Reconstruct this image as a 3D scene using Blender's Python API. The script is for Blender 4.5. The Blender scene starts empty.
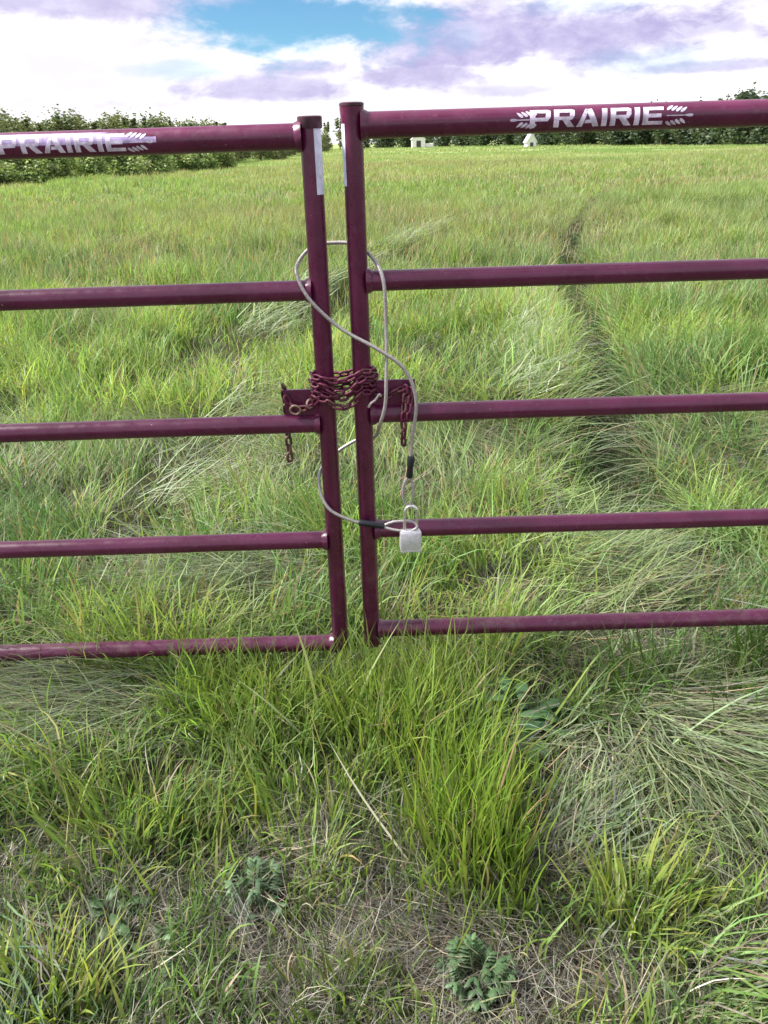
import bpy, bmesh, math, random
import numpy as np
from mathutils import Vector, Matrix

random.seed(7)
rng = np.random.default_rng(7)
S = bpy.context.scene
COL = S.collection
rad = math.radians

# ------------------------------------------------------------------ camera
cd = bpy.data.cameras.new('camera')
cam = bpy.data.objects.new('camera', cd)
COL.objects.link(cam)
cd.sensor_fit = 'AUTO'
cd.sensor_width = 36.0
cd.lens = 769.0 / 1024.0 * 36.0
cd.clip_start = 0.05
cd.clip_end = 9000
cam.matrix_world = (Matrix.Translation((0, 0, 1.45))
                    @ Matrix.Rotation(rad(90 - 25.641), 4, 'X')
                    @ Matrix.Rotation(rad(-1.6262), 4, 'Z'))
S.camera = cam

# ------------------------------------------------------------------ sun, exposure
SUN_AZ, SUN_EL = rad(-88), rad(50)      # high on the left, behind thin cloud
sd = bpy.data.lights.new('sun', 'SUN')
sun = bpy.data.objects.new('sun', sd)
COL.objects.link(sun)
sd.energy = 4.4
sd.angle = rad(12)
sd.color = (1.0, 0.95, 0.88)
sv = Vector((math.sin(SUN_AZ) * math.cos(SUN_EL), math.cos(SUN_AZ) * math.cos(SUN_EL), math.sin(SUN_EL)))
sun.rotation_euler = (-sv).to_track_quat('-Z', 'Y').to_euler()
S.view_settings.view_transform = 'Standard'
S.view_settings.look = 'None'
S.view_settings.exposure = 1.5
S.view_settings.gamma = 1.0
S.view_settings.use_curve_mapping = False
S.cycles.max_bounces = 8
S.cycles.transparent_max_bounces = 8

# ------------------------------------------------------------------ node helpers
class NT:
    def __init__(self, tree):
        self.t = tree
        self.n = tree.nodes
        self.l = tree.links
    def node(self, kind, **kw):
        n = self.n.new(kind)
        for k, v in kw.items():
            setattr(n, k, v)
        return n
    def put(self, sock, val):
        if hasattr(val, 'is_output') or isinstance(val, bpy.types.NodeSocket):
            self.l.new(val, sock)
        else:
            sock.default_value = val
    def math(self, op, a, b=None, c=None, clamp=False):
        n = self.node('ShaderNodeMath', operation=op, use_clamp=clamp)
        self.put(n.inputs[0], a)
        if b is not None: self.put(n.inputs[1], b)
        if c is not None: self.put(n.inputs[2], c)
        return n.outputs[0]
    def vmath(self, op, a, b=None):
        n = self.node('ShaderNodeVectorMath', operation=op)
        self.put(n.inputs[0], a)
        if b is not None: self.put(n.inputs[1], b)
        return n.outputs[1] if op in ('LENGTH', 'DOT_PRODUCT') else n.outputs[0]
    def mix(self, f, a, b):
        n = self.node('ShaderNodeMix', data_type='RGBA')
        self.put(n.inputs[0], f)
        self.put(n.inputs[6], a if isinstance(a, bpy.types.NodeSocket) else tuple(a) + (1,))
        self.put(n.inputs[7], b if isinstance(b, bpy.types.NodeSocket) else tuple(b) + (1,))
        return n.outputs[2]
    def noise(self, vec, scale, detail=4, rough=0.55, dist=0.0):
        n = self.node('ShaderNodeTexNoise')
        if vec is not None: self.l.new(vec, n.inputs['Vector'])
        n.inputs['Scale'].default_value = scale
        n.inputs['Detail'].default_value = detail
        n.inputs['Roughness'].default_value = rough
        n.inputs['Distortion'].default_value = dist
        return n.outputs[0]
    def smooth(self, x, a, b, lo=0.0, hi=1.0):
        n = self.node('ShaderNodeMapRange', interpolation_type='SMOOTHSTEP')
        self.put(n.inputs[0], x)
        n.inputs[1].default_value = a; n.inputs[2].default_value = b
        n.inputs[3].default_value = lo; n.inputs[4].default_value = hi
        return n.outputs[0]

# ------------------------------------------------------------------ world: Nishita sky behind broken cloud
W = bpy.data.worlds.new('World')
S.world = W
W.use_nodes = True
W.node_tree.nodes.clear()
w = NT(W.node_tree)
out = w.node('ShaderNodeOutputWorld')
sky = w.node('ShaderNodeTexSky')
sky.sky_type = 'NISHITA'
sky.sun_disc = False
sky.sun_elevation = SUN_EL
sky.sun_rotation = SUN_AZ
sky.air_density = 0.8
sky.dust_density = 0.2
sky.ozone_density = 2.0
tc = w.node('ShaderNodeTexCoord')
D = tc.outputs['Generated']
def scaled(v, sc):
    m = w.node('ShaderNodeMapping')
    w.l.new(v, m.inputs['Vector'])
    m.inputs['Scale'].default_value = sc
    return m.outputs[0]
wisp = w.noise(scaled(D, (1, 1, 2.6)), 7.0, 9, 0.6, 0.35)
fine = w.noise(scaled(D, (1, 1, 2.2)), 22.0, 7, 0.62, 0.2)
pert = w.math('ADD', w.math('MULTIPLY', w.math('SUBTRACT', wisp, 0.5), 2.3), w.math('MULTIPLY', w.math('SUBTRACT', fine, 0.5), 1.5))
def blob(cx, cz, sx, sz, soft=0.5, amp=1.0, pw=1.0):
    """a soft elliptical patch of the sky round the direction (cx, ., cz), ragged by noise"""
    v = w.vmath('MULTIPLY', w.vmath('SUBTRACT', D, (cx, math.sqrt(max(0, 1 - cx * cx - cz * cz)), cz)), (1 / sx, 1 / (sx + .2), 1 / sz))
    d = w.math('ADD', w.vmath('LENGTH', v), w.math('MULTIPLY', pert, pw))
    return w.smooth(d, 1.0 - soft * .75, 1.0 + soft * .75, amp, 0.0)
def total(L):
    s = L[0]
    for q in L[1:]: s = w.math('MAXIMUM', s, q)
    return s
holes = total([blob(-.072, .122, .115, .036, .6), blob(-.205, .078, .045, .009, .8, .38), blob(.31, .072, .07, .012, .8, .28), blob(.10, .102, .02, .012, .8, .3),
               blob(.23, .128, .06, .010, .8, .3), blob(.33, .135, .03, .012, .8, .4)])
shade = total([blob(.17, .098, .21, .030, .55), blob(-.125, .058, .085, .014, .55, .85), blob(-.07, .078, .05, .009, .6, .9), blob(-.28, .138, .13, .014, .6, .8),
               blob(.37, .064, .08, .006, .6, .8), blob(.06, .066, .07, .014, .5, .9), blob(-.14, .140, .10, .009, .6, .8),
               blob(.34, .10, .07, .012, .6, .75), blob(.16, .05, .05, .006, .7, .5), blob(-.24, .044, .05, .005, .7, .45)])
sep = w.node('ShaderNodeSeparateXYZ'); w.l.new(D, sep.inputs[0])
high = w.smooth(sep.outputs[2], .16, .26)
big = w.noise(scaled(D, (1, 1, 1.8)), 2.3, 7, 0.55, 0.3)
openings = w.math('MULTIPLY', high, w.smooth(big, .50, .60, 0, .8))
cover = w.math('SUBTRACT', 1.0, w.math('MAXIMUM', holes, openings))
greyer = w.math('MAXIMUM', shade, w.math('MULTIPLY', high, w.smooth(fine, .45, .65, 0, .7)))
mott = w.smooth(fine, .3, .7)
lav = w.mix(mott, (.47, .43, .70), (.68, .64, .87))
white = w.mix(w.smooth(wisp, .38, .60), (.86, .84, .93), (1.12, 1.10, 1.14))
cl = w.mix(greyer, white, lav)
bg_sky = w.node('ShaderNodeBackground'); bg_cl = w.node('ShaderNodeBackground')
w.l.new(w.vmath('MULTIPLY', sky.outputs[0], (.64, .96, 1.06)), bg_sky.inputs[0])
bg_sky.inputs[1].default_value = 0.046
w.l.new(cl, bg_cl.inputs[0])
bg_cl.inputs[1].default_value = 0.41
mx = w.node('ShaderNodeMixShader')
w.l.new(cover, mx.inputs[0]); w.l.new(bg_sky.outputs[0], mx.inputs[1]); w.l.new(bg_cl.outputs[0], mx.inputs[2])
w.l.new(mx.outputs[0], out.inputs[0])

# ------------------------------------------------------------------ materials
def mat(name):
    m = bpy.data.materials.new(name)
    m.use_nodes = True
    t = NT(m.node_tree)
    p = m.node_tree.nodes['Principled BSDF']
    return m, t, p

def simple(name, col, rough=.6, metal=0.0, var=.15, scale=40.0, bump=0.0, spec=.5):
    m, t, p = mat(name)
    co = t.node('ShaderNodeTexCoord').outputs['Object']
    n = t.noise(co, scale, 5, .6)
    c1 = tuple(c * (1 - var) for c in col); c2 = tuple(min(1, c * (1 + var)) for c in col)
    t.l.new(t.mix(t.smooth(n, .35, .65), c1, c2), p.inputs['Base Color'])
    p.inputs['Roughness'].default_value = rough
    p.inputs['Metallic'].default_value = metal
    p.inputs['Specular IOR Level'].default_value = spec
    if bump:
        b = t.node('ShaderNodeBump'); b.inputs['Strength'].default_value = bump; b.inputs['Distance'].default_value = .002
        t.l.new(n, b.inputs['Height']); t.l.new(b.outputs[0], p.inputs['Normal'])
    return m

# maroon powder coat: faded blotches, dust and small chips
def gate_paint(name, chips=.775):
    m, t, p = mat(name)
    co = t.node('ShaderNodeTexCoord').outputs['Object']
    blot = t.noise(co, 9, 6, .6)
    c = t.mix(t.smooth(blot, .35, .7), (.082, .0050, .036), (.112, .0098, .054))
    dust = t.smooth(t.noise(co, 55, 6, .7), .52, .80, 0, .38)
    c = t.mix(dust, c, (.20, .11, .15))
    chip = t.smooth(t.noise(co, 130, 2, .5), chips, chips + .02)
    c = t.mix(chip, c, (.42, .36, .35))
    rust = t.smooth(t.noise(co, 38, 7, .75), .69, .74, 0, .85)
    c = t.mix(rust, c, (.10, .042, .026))
    sz = t.node('ShaderNodeSeparateXYZ'); t.l.new(co, sz.inputs[0])
    mud = t.math('MULTIPLY', t.smooth(sz.outputs[2], .10, .62, 1, 0), t.smooth(t.noise(co, 24, 7, .75), .46, .70, 0, .5))
    c = t.mix(mud, c, (.19, .12, .12))
    t.l.new(c, p.inputs['Base Color'])
    t.l.new(t.smooth(t.noise(co, 30, 5, .6), .3, .7, .22, .44), p.inputs['Roughness'])
    p.inputs['Coat Weight'].default_value = .25
    p.inputs['Coat Roughness'].default_value = .25
    b = t.node('ShaderNodeBump'); b.inputs['Strength'].default_value = .10; b.inputs['Distance'].default_value = .001
    t.l.new(t.noise(co, 220, 3, .6), b.inputs['Height']); t.l.new(b.outputs[0], p.inputs['Normal'])
    return m
M_PAINT = gate_paint('maroon_paint')
M_CAP = simple('worn_cap_paint', (.055, .014, .028), .5, 0, .4, 60, .3)
M_LETTER = simple('lilac_white_vinyl', (.66, .59, .74), .45, 0, .28, 60)
M_BAND = simple('pale_lilac', (.40, .31, .55), .45, 0, .25, 60)
M_STRIP = simple('pale_reflective_tape', (.66, .68, .84), .35, 0, .12, 60)
M_CABLE = simple('clear_coated_cable', (.38, .355, .345), .38, .25, .25, 300, .3)
M_SLEEVE = simple('black_sleeve', (.012, .013, .02), .45, 0, .3, 200)
M_LOCK = simple('brushed_lock_steel', (.66, .66, .71), .40, .45, .10, 90, .15)
M_CHROME = simple('bright_shackle_steel', (.80, .80, .80), .22, .9, .08, 150)
M_DARK = simple('dark_keyway', (.02, .02, .02), .7)

def rusty(name, a, b2, thr):
    m, t, p = mat(name)
    co = t.node('ShaderNodeTexCoord').outputs['Object']
    geo = t.node('ShaderNodeObjectInfo').outputs['Random']
    n = t.math('ADD', t.noise(co, 120, 5, .65), t.math('MULTIPLY', t.math('SUBTRACT', geo, .5), .35))
    t.l.new(t.mix(t.smooth(n, thr - .08, thr + .08), a, b2), p.inputs['Base Color'])
    p.inputs['Roughness'].default_value = .48
    p.inputs['Metallic'].default_value = .25
    return m
M_CHAIN = rusty('maroon_painted_chain', (.115, .015, .044), (.14, .060, .060), .64)
M_CHAIN_DARK = rusty('rusty_chain', (.05, .03, .032), (.12, .06, .05), .5)
M_BRASS = simple('tarnished_ring', (.48, .34, .28), .4, .7, .25, 120)

# plant materials take each blade's own colour from the mesh, and let light through
def leaf_mat(name, trans=.42, rough=.5, spec=.35, gain=1.0):
    m, t, p = mat(name)
    at = t.node('ShaderNodeAttribute', attribute_name='blade')
    t.l.new(at.outputs['Color'], p.inputs['Base Color'])
    p.inputs['Roughness'].default_value = rough
    p.inputs['Specular IOR Level'].default_value = spec
    tr = t.node('ShaderNodeBsdfTranslucent')
    g = t.vmath('MULTIPLY', at.outputs['Color'], (1.15 * gain, 1.20 * gain, .65 * gain))
    t.l.new(g, tr.inputs['Color'])
    ms = t.node('ShaderNodeMixShader'); ms.inputs[0].default_value = trans
    o = m.node_tree.nodes['Material Output']
    t.l.new(p.outputs[0], ms.inputs[1]); t.l.new(tr.outputs[0], ms.inputs[2]); t.l.new(ms.outputs[0], o.inputs['Surface'])
    return m
M_GRASS = leaf_mat('green_grass', .45)
M_STRAW = leaf_mat('dead_grass', .25, .65, .2, .9)
M_FOLIAGE = leaf_mat('tree_foliage', .35, .55)
M_WEED = leaf_mat('broad_leaf', .3, .5)
M_BARK = simple('bark', (.13, .105, .085), .85, 0, .35, 12, .6)

# ------------------------------------------------------------------ small helpers
def tag(o, label=None, cat=None, group=None, kind=None):
    if label: o['label'] = label
    if cat: o['category'] = cat
    if group: o['group'] = group
    if kind: o['kind'] = kind
    return o

def empty(name, loc=(0, 0, 0)):
    o = bpy.data.objects.new(name, None)
    o.empty_display_size = .1
    COL.objects.link(o)
    o.location = loc
    return o

def link_mesh(name, me, m, parent=None, loc=None):
    o = bpy.data.objects.new(name, me)
    COL.objects.link(o)
    if m is not None and len(me.materials) == 0: me.materials.append(m)
    if parent is not None: o.parent = parent
    if loc is not None: o.location = loc
    return o

def from_bm(name, bm, m, parent=None, smooth=True, loc=None):
    bmesh.ops.recalc_face_normals(bm, faces=bm.faces)
    me = bpy.data.meshes.new(name)
    bm.to_mesh(me); bm.free()
    if smooth:
        me.polygons.foreach_set('use_smooth', [True] * len(me.polygons))
        me.set_sharp_from_angle(angle=rad(40))
    return link_mesh(name, me, m, parent, loc)

def catmull(P, sub=8, closed=False):
    P = [np.array(p, float) for p in P]; n = len(P); out = []
    rngi = range(n if closed else n - 1)
    for i in rngi:
        if closed: a, b, c, d = P[(i - 1) % n], P[i], P[(i + 1) % n], P[(i + 2) % n]
        else: a, b, c, d = P[max(i - 1, 0)], P[i], P[i + 1], P[min(i + 2, n - 1)]
        for k in range(sub):
            t = k / sub
            out.append(.5 * ((2 * b) + (c - a) * t + (2 * a - 5 * b + 4 * c - d) * t * t + (3 * b - a - 3 * c + d) * t ** 3))
    if not closed: out.append(P[-1])
    return out

def add_tube(bm, P, R, n=14, closed=False, caps=True):
    P = [Vector(p) for p in P]; N = len(P)
    if not hasattr(R, '__len__'): R = [R] * N
    rings = []; side = None
    for i in range(N):
        if closed: T = (P[(i + 1) % N] - P[i - 1]).normalized()
        else: T = (P[min(i + 1, N - 1)] - P[max(i - 1, 0)]).normalized()
        if side is None:
            side = T.orthogonal().normalized()
        side = (side - T * side.dot(T)).normalized()
        up = T.cross(side)
        rings.append([bm.verts.new(P[i] + (side * math.cos(a) + up * math.sin(a)) * R[i]) for a in [2 * math.pi * k / n for k in range(n)]])
    for i in range(N if closed else N - 1):
        A, B = rings[i], rings[(i + 1) % N]
        off = 0
        if closed and i == N - 1:
            off = min(range(n), key=lambda o: sum((A[k].co - B[(k + o) % n].co).length for k in range(n)))
        for k in range(n):
            bm.faces.new((A[k], A[(k + 1) % n], B[(k + 1 + off) % n], B[(k + off) % n]))
    if caps and not closed:
        bm.faces.new(rings[0][::-1]); bm.faces.new(rings[-1])

def add_box(bm, c, s, bev=0.0, rot=None):
    g = bmesh.ops.create_cube(bm, size=1.0)
    vs = g['verts']
    for v in vs: v.co = Vector((v.co.x * s[0], v.co.y * s[1], v.co.z * s[2]))
    if bev:
        es = list({e for v in vs for e in v.link_edges})
        r = bmesh.ops.bevel(bm, geom=es, offset=bev, segments=2, affect='EDGES', profile=.6)
        vs = list({v for f in r['faces'] for v in f.verts} | {v for v in vs if v.is_valid})
    if rot is not None:
        for v in vs: v.co = rot @ v.co
    for v in vs: v.co += Vector(c)

# ------------------------------------------------------------------ 2-D value noise on arrays
def _hash(i, j, s):
    h = (i.astype(np.int64) * 374761393 + j.astype(np.int64) * 668265263 + s * 1442695041) & 0x7fffffff
    h = ((h ^ (h >> 13)) * 1274126177) & 0x7fffffff
    h = h ^ (h >> 16)
    return (h & 0xffff) / 65535.0
def vn(x, y, s=0):
    i = np.floor(x); j = np.floor(y); u = x - i; v = y - j
    u = u * u * (3 - 2 * u); v = v * v * (3 - 2 * v)
    a = _hash(i, j, s); b = _hash(i + 1, j, s); c = _hash(i, j + 1, s); d = _hash(i + 1, j + 1, s)
    return (a * (1 - u) + b * u) * (1 - v) + (c * (1 - u) + d * u) * v
def fbm(x, y, s=0, o=4):
    r = 0; a = .5; t = 0
    for k in range(o):
        r = r + a * vn(x * 2 ** k + 17.3 * k, y * 2 ** k - 9.1 * k, s + k); t += a; a *= .5
    return r / t
def sst(x, a, b):
    t = np.clip((x - a) / (b - a), 0, 1); return t * t * (3 - 2 * t)

# ------------------------------------------------------------------ the two wheel ruts that lead away from the gate
RUT_R = [(.95, 1.2), (1.04, 2.0), (1.06, 2.6), (1.14, 3.4), (1.46, 4.9), (1.67, 6.1), (2.05, 8.3), (3.05, 12.7), (4.1, 16.5), (5.6, 21.), (8., 28.), (14, 46)]
RUT_L = [(-1.0, 1.2), (-.98, 2.0), (-.93, 2.8), (-.80, 3.6), (-.68, 5.4), (-.37, 7.6), (.30, 10.5), (1.51, 14.6), (3.4, 20.), (6.2, 28.), (12.2, 46)]
def rut_dist(x, y, R):
    d = np.full(np.shape(x), 1e9); sg = np.ones(np.shape(x))
    C = np.array([p[:2] for p in catmull([(a, b, 0) for a, b in R], 4)])
    for (ax, ay), (bx, by) in zip(C[:-1], C[1:]):
        vx, vy = bx - ax, by - ay; L = vx * vx + vy * vy + 1e-12
        t = np.clip(((x - ax) * vx + (y - ay) * vy) / L, 0, 1)
        dx = x - ax - t * vx; dy = y - ay - t * vy
        q = np.hypot(dx, dy); s = np.sign(dx * vy - dy * vx)
        sg = np.where(q < d, s, sg); d = np.minimum(d, q)
    return d, sg

def height(x, y):
    x = np.asarray(x, float); y = np.asarray(y, float)
    far = sst(y, 2.2, 7)
    h = (fbm(x * .9, y * .9, 3, 3) - .5) * (.06 + .16 * far) + (fbm(x * .22, y * .22, 5, 3) - .5) * .5 * sst(y, 8, 30) + (fbm(x * 5, y * 5, 8, 2) - .5) * .03
    h = h + (fbm(x * .012, y * .012, 11, 2) - .5) * .9 * sst(np.hypot(x, y), 60, 200)
    dr, _ = rut_dist(x, y, RUT_R); dl, _ = rut_dist(x, y, RUT_L)
    near = sst(y, 1.9, 3.2)
    h = h - near * (.20 * np.exp(-(dr / .19) ** 2) + .13 * np.exp(-(dl / .18) ** 2))
    return h

# ------------------------------------------------------------------ the ground sheet, to the horizon
def ground():
    ys = np.concatenate([[-4000, -900, -200, -40, -8, -2], np.arange(-.5, 4, .06), 4 * 1.035 ** np.arange(0, 206)])
    half = np.concatenate([np.arange(0, 2.4, .06), 2.4 * 1.06 ** np.arange(0, 130)])
    xs = np.concatenate([-half[:0:-1], half])
    X, Y = np.meshgrid(xs, ys)
    Z = height(X, Y)
    n, m_ = X.shape
    me = bpy.data.meshes.new('ground')
    V = np.stack([X, Y, Z], -1).reshape(-1, 3).astype(np.float32)
    I = np.arange(n * m_).reshape(n, m_)
    F = np.stack([I[:-1, :-1], I[:-1, 1:], I[1:, 1:], I[1:, :-1]], -1).reshape(-1, 4)
    me.vertices.add(len(V)); me.vertices.foreach_set('co', V.ravel())
    me.loops.add(F.size); me.loops.foreach_set('vertex_index', F.ravel().astype(np.int32))
    me.polygons.add(len(F)); me.polygons.foreach_set('loop_start', np.arange(0, F.size, 4, dtype=np.int32))
    me.update(calc_edges=True)
    me.polygons.foreach_set('use_smooth', np.ones(len(F), bool))
    m, t, p = mat('soil_and_thatch')
    co = t.node('ShaderNodeTexCoord').outputs['Object']
    sx = t.node('ShaderNodeSeparateXYZ'); t.l.new(co, sx.inputs[0])
    a = t.noise(co, 14, 6, .7); b = t.noise(co, 90, 4, .7)
    soil = t.mix(t.smooth(a, .35, .65), (.034, .028, .021), (.080, .068, .048))
    soil = t.mix(t.smooth(b, .5, .7, 0, .7), soil, (.17, .145, .10))
    g1 = t.noise(co, .35, 6, .65); g2 = t.noise(co, .045, 4, .6)
    grass = t.mix(t.smooth(g1, .35, .65), (.18, .25, .09), (.23, .29, .11))
    grass = t.mix(t.smooth(g2, .42, .62, 0, .6), grass, (.28, .30, .145))
    t.l.new(t.mix(t.smooth(sx.outputs[1], 10.0, 45.0), soil, grass), p.inputs['Base Color'])
    p.inputs['Roughness'].default_value = .95
    p.inputs['Specular IOR Level'].default_value = .1
    bp = t.node('ShaderNodeBump'); bp.inputs['Strength'].default_value = .7; bp.inputs['Distance'].default_value = .02
    t.l.new(b, bp.inputs['Height']); t.l.new(bp.outputs[0], p.inputs['Normal'])
    o = link_mesh('ground', me, m)
    tag(o, 'grassy ground of a flat open field', 'ground', kind='structure')
ground()

# ------------------------------------------------------------------ grass blades as one numpy mesh
def blade_mesh(name, P, az, L, wd, lean, curl, col, segs, m, tipcol=None, floor=None, twist=None, wander=1.0):
    """ribbons that rise from P, lean along az and bend by curl towards the tip"""
    n = len(P)
    dirv = np.stack([np.cos(az), np.sin(az), np.zeros(n)], 1)
    if twist is None: twist = rng.uniform(-1.2, 1.2, n)
    sidev = np.stack([-np.sin(az + twist), np.cos(az + twist), np.zeros(n)], 1)
    pos = P.copy()
    lev = []; cols = []
    wob = rng.normal(0, .20 * wander, (n, 1)); wob2 = rng.normal(0, .22 * wander, (n, 1))
    perp = np.stack([-np.sin(az), np.cos(az), np.zeros(n)], 1)
    for k in range(segs + 1):
        t = k / segs
        ww = wd * (1 - t ** 2.2) * (.75 + .5 * t)
        c = col if tipcol is None else col * (1 - t) + tipcol * t
        if k < segs:
            lev += [pos - sidev * ww[:, None] * .5, pos + sidev * ww[:, None] * .5]
            cols += [c, c]
        else:
            lev.append(pos); cols.append(c)
        ph = np.clip(lean + curl * ((t + .5 / segs) ** 1.3), 0, 2.4)
        step = dirv * np.sin(ph)[:, None] + perp * (wob * t + wob2 * math.sin(6.0 * t))
        step[:, 2] += np.cos(ph)
        pos = pos + step * (L / segs)[:, None]
        if floor is not None:
            pos[:, 2] = np.maximum(pos[:, 2], floor)
    nv = 2 * segs + 1
    V = np.stack(lev, 1).reshape(-1, 3).astype(np.float32)
    C = np.ones((n, nv, 4), np.float32); C[:, :, :3] = np.stack(cols, 1)
    base = (np.arange(n) * nv)[:, None]
    quads = np.concatenate([base + np.array([[2 * k, 2 * k + 1, 2 * k + 3, 2 * k + 2]]) for k in range(segs - 1)], 1) if segs > 1 else np.zeros((n, 0), int)
    tri = base + np.array([[2 * segs - 2, 2 * segs - 1, 2 * segs]])
    idx = np.concatenate([quads, tri], 1).astype(np.int32)
    per = idx.shape[1]
    starts = (np.arange(n) * per)[:, None] + np.arange(segs)[None, :] * 4
    me = bpy.data.meshes.new(name)
    me.vertices.add(len(V)); me.vertices.foreach_set('co', V.ravel())
    me.loops.add(idx.size); me.loops.foreach_set('vertex_index', idx.ravel())
    me.polygons.add(n * segs); me.polygons.foreach_set('loop_start', starts.ravel().astype(np.int32))
    a = me.color_attributes.new('blade', 'FLOAT_COLOR', 'POINT')
    a.data.foreach_set('color', C.reshape(-1))
    me.update(calc_edges=True)
    me.materials.append(m)
    return me

def join_meshes(name, parts):
    """one object out of several blade meshes"""
    me = bpy.data.meshes.new(name)
    bm = None
    V = []; L_ = []; St = []; C = []; vo = lo = 0
    for q in parts:
        v = np.empty(len(q.vertices) * 3, np.float32); q.vertices.foreach_get('co', v)
        l = np.empty(len(q.loops), np.int32); q.loops.foreach_get('vertex_index', l)
        s = np.empty(len(q.polygons), np.int32); q.polygons.foreach_get('loop_start', s)
        c = np.empty(len(q.vertices) * 4, np.float32); q.color_attributes['blade'].data.foreach_get('color', c)
        V.append(v); L_.append(l + vo); St.append(s + lo); C.append(c)
        vo += len(q.vertices); lo += len(q.loops)
    m = parts[0].materials[0]
    V = np.concatenate(V); L_ = np.concatenate(L_); St = np.concatenate(St); C = np.concatenate(C)
    me.vertices.add(len(V) // 3); me.vertices.foreach_set('co', V)
    me.loops.add(len(L_)); me.loops.foreach_set('vertex_index', L_)
    me.polygons.add(len(St)); me.polygons.foreach_set('loop_start', St)
    a = me.color_attributes.new('blade', 'FLOAT_COLOR', 'POINT'); a.data.foreach_set('color', C)
    me.update(calc_edges=True)
    me.materials.append(m)
    for q in parts: bpy.data.meshes.remove(q)
    return me

def scatter(y0, y1, dens, wide=.66, pad=.55):
    """points spread evenly over the wedge of ground in front of the camera"""
    y1w = wide * y1 + pad
    n = int(dens * (y1 - y0) * 2 * y1w)
    y = rng.uniform(y0, y1, n); x = rng.uniform(-y1w, y1w, n)
    k = np.abs(x) < wide * y + pad
    return x[k], y[k]
def g2(x, y, cx, cy, sx, sy): return np.exp(-((x - cx) / sx) ** 2 - ((y - cy) / sy) ** 2)
def jit(base, n, s=.18, hue=.12):
    c = np.array(base)[None, :] * np.exp(rng.normal(0, s, (n, 1)))
    c = c * np.exp(rng.normal(0, hue, (n, 3)) * np.array([[1, .25, .8]]))
    return np.clip(c, .005, .7)

LUSH = (.108, .190, .050); YEL = (.195, .285, .062); DEEP = (.062, .125, .042)
PALE = (.190, .240, .130); STRAW = (.36, .33, .24); GREY = (.175, .166, .150); TAN = (.27, .215, .135)

def lushcol(x, y, n):
    f = sst(.6 * fbm(x * 1.6, y * 1.6, 21, 3) + .4 * fbm(x * 6, y * 6, 22, 2), .40, .62)[:, None]
    g = sst(fbm(x * .7, y * .7, 33, 2), .45, .7)[:, None]
    c = jit(LUSH, n) * (1 - f) + jit(YEL, n) * f
    c = c * (1 - .55 * g) + jit(DEEP, n) * .55 * g
    d = (.85 * sst(y, 3, 26))[:, None]
    e = sst(fbm(x * .10, y * .16, 71, 4), .40, .62)[:, None]
    c = c * (1 + .34 * sst(y, 1.6, 2.6))[:, None] * np.where((y > 1.9)[:, None], np.array([[1.0, .97, 1.30]]), 1.0)
    return c * (1 - d) + d * (jit((.215, .310, .105), n, .15, .07) * (1 - e) + jit((.30, .335, .155), n, .15, .07) * e)

# flow of the lying grass, and how much of it lies
def lying(x, y):
    amt = np.zeros_like(x); ax = np.zeros_like(x) + 1e-6; ay = np.zeros_like(x)
    def add(cx, cy, sx, sy, a, d, fan=None):
        nonlocal amt, ax, ay
        q = a * g2(x, y, cx, cy, sx, sy)
        if fan is None: dx, dy = d[0], d[1]
        else:
            dx = d[0] * .6 + (x - fan[0]) * 1.6; dy = d[1] * .6 + (y - fan[1]) * 1.6
        amt = np.maximum(amt, q); ax = ax + q * dx; ay = ay + q * dy
    add(.80, 1.50, .30, .30, 1.25, (.45, -.8), (.60, 1.85))
    add(.50, 1.22, .16, .07, 1.1, (1, .45))
    add(-.98, 1.66, .34, .20, 1.25, (-1, -.25))
    add(.66, .87, .20, .11, .9, (1, -.1))
    add(-.45, 2.35, .45, .22, 1.1, (-.9, -.5), (-.1, 2.6))
    add(.85, 2.35, .35, .5, 1.2, (.9, .25))
    add(.15, 2.1, .22, .16, .6, (.4, -.9))
    add(-.9, .98, .25, .14, .8, (-.4, -.9))
    nz = sst(fbm(x * .8 + 4, y * .5, 41, 3), .58, .70) * sst(y, 2.6, 3.6) * .8
    an = vn(x * .35, y * .35, 44) * 9
    amt2 = np.maximum(amt, nz)
    ax = ax + nz * np.cos(an); ay = ay + nz * np.sin(an)
    return amt2, np.arctan2(ay, ax)

def bare(x, y):
    b = (g2(x, y, -.19, .98, .20, .10) + g2(x, y, .03, .99, .12, .10) + g2(x, y, .36, 1.22, .13, .20)
         + g2(x, y, .28, .92, .22, .10) + g2(x, y, .50, 1.45, .12, .12) + .7 * g2(x, y, -.32, 1.20, .16, .10) + .8 * g2(x, y, -.06, 1.80, .05, .08) + .7 * g2(x, y, .80, 1.12, .12, .10))
    for cx, cy, q in ((.33, 1.56, .085), (.15, .90, .08), (-.30, 1.09, .07), (-.585, 1.03, .06), (-.475, .94, .06)):   # weeds crowd the grass out
        b = b + .9 * g2(x, y, cx, cy, q, q)
    return np.clip(b, 0, 1)

def ruts(x, y):
    dr, sr = rut_dist(x, y, RUT_R); dl, sl = rut_dist(x, y, RUT_L)
    nr = sst(y, 1.9, 2.8)
    return nr * np.exp(-(dr / .14) ** 2), nr * np.exp(-(dl / .16) ** 2), dr, sr, dl

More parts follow.
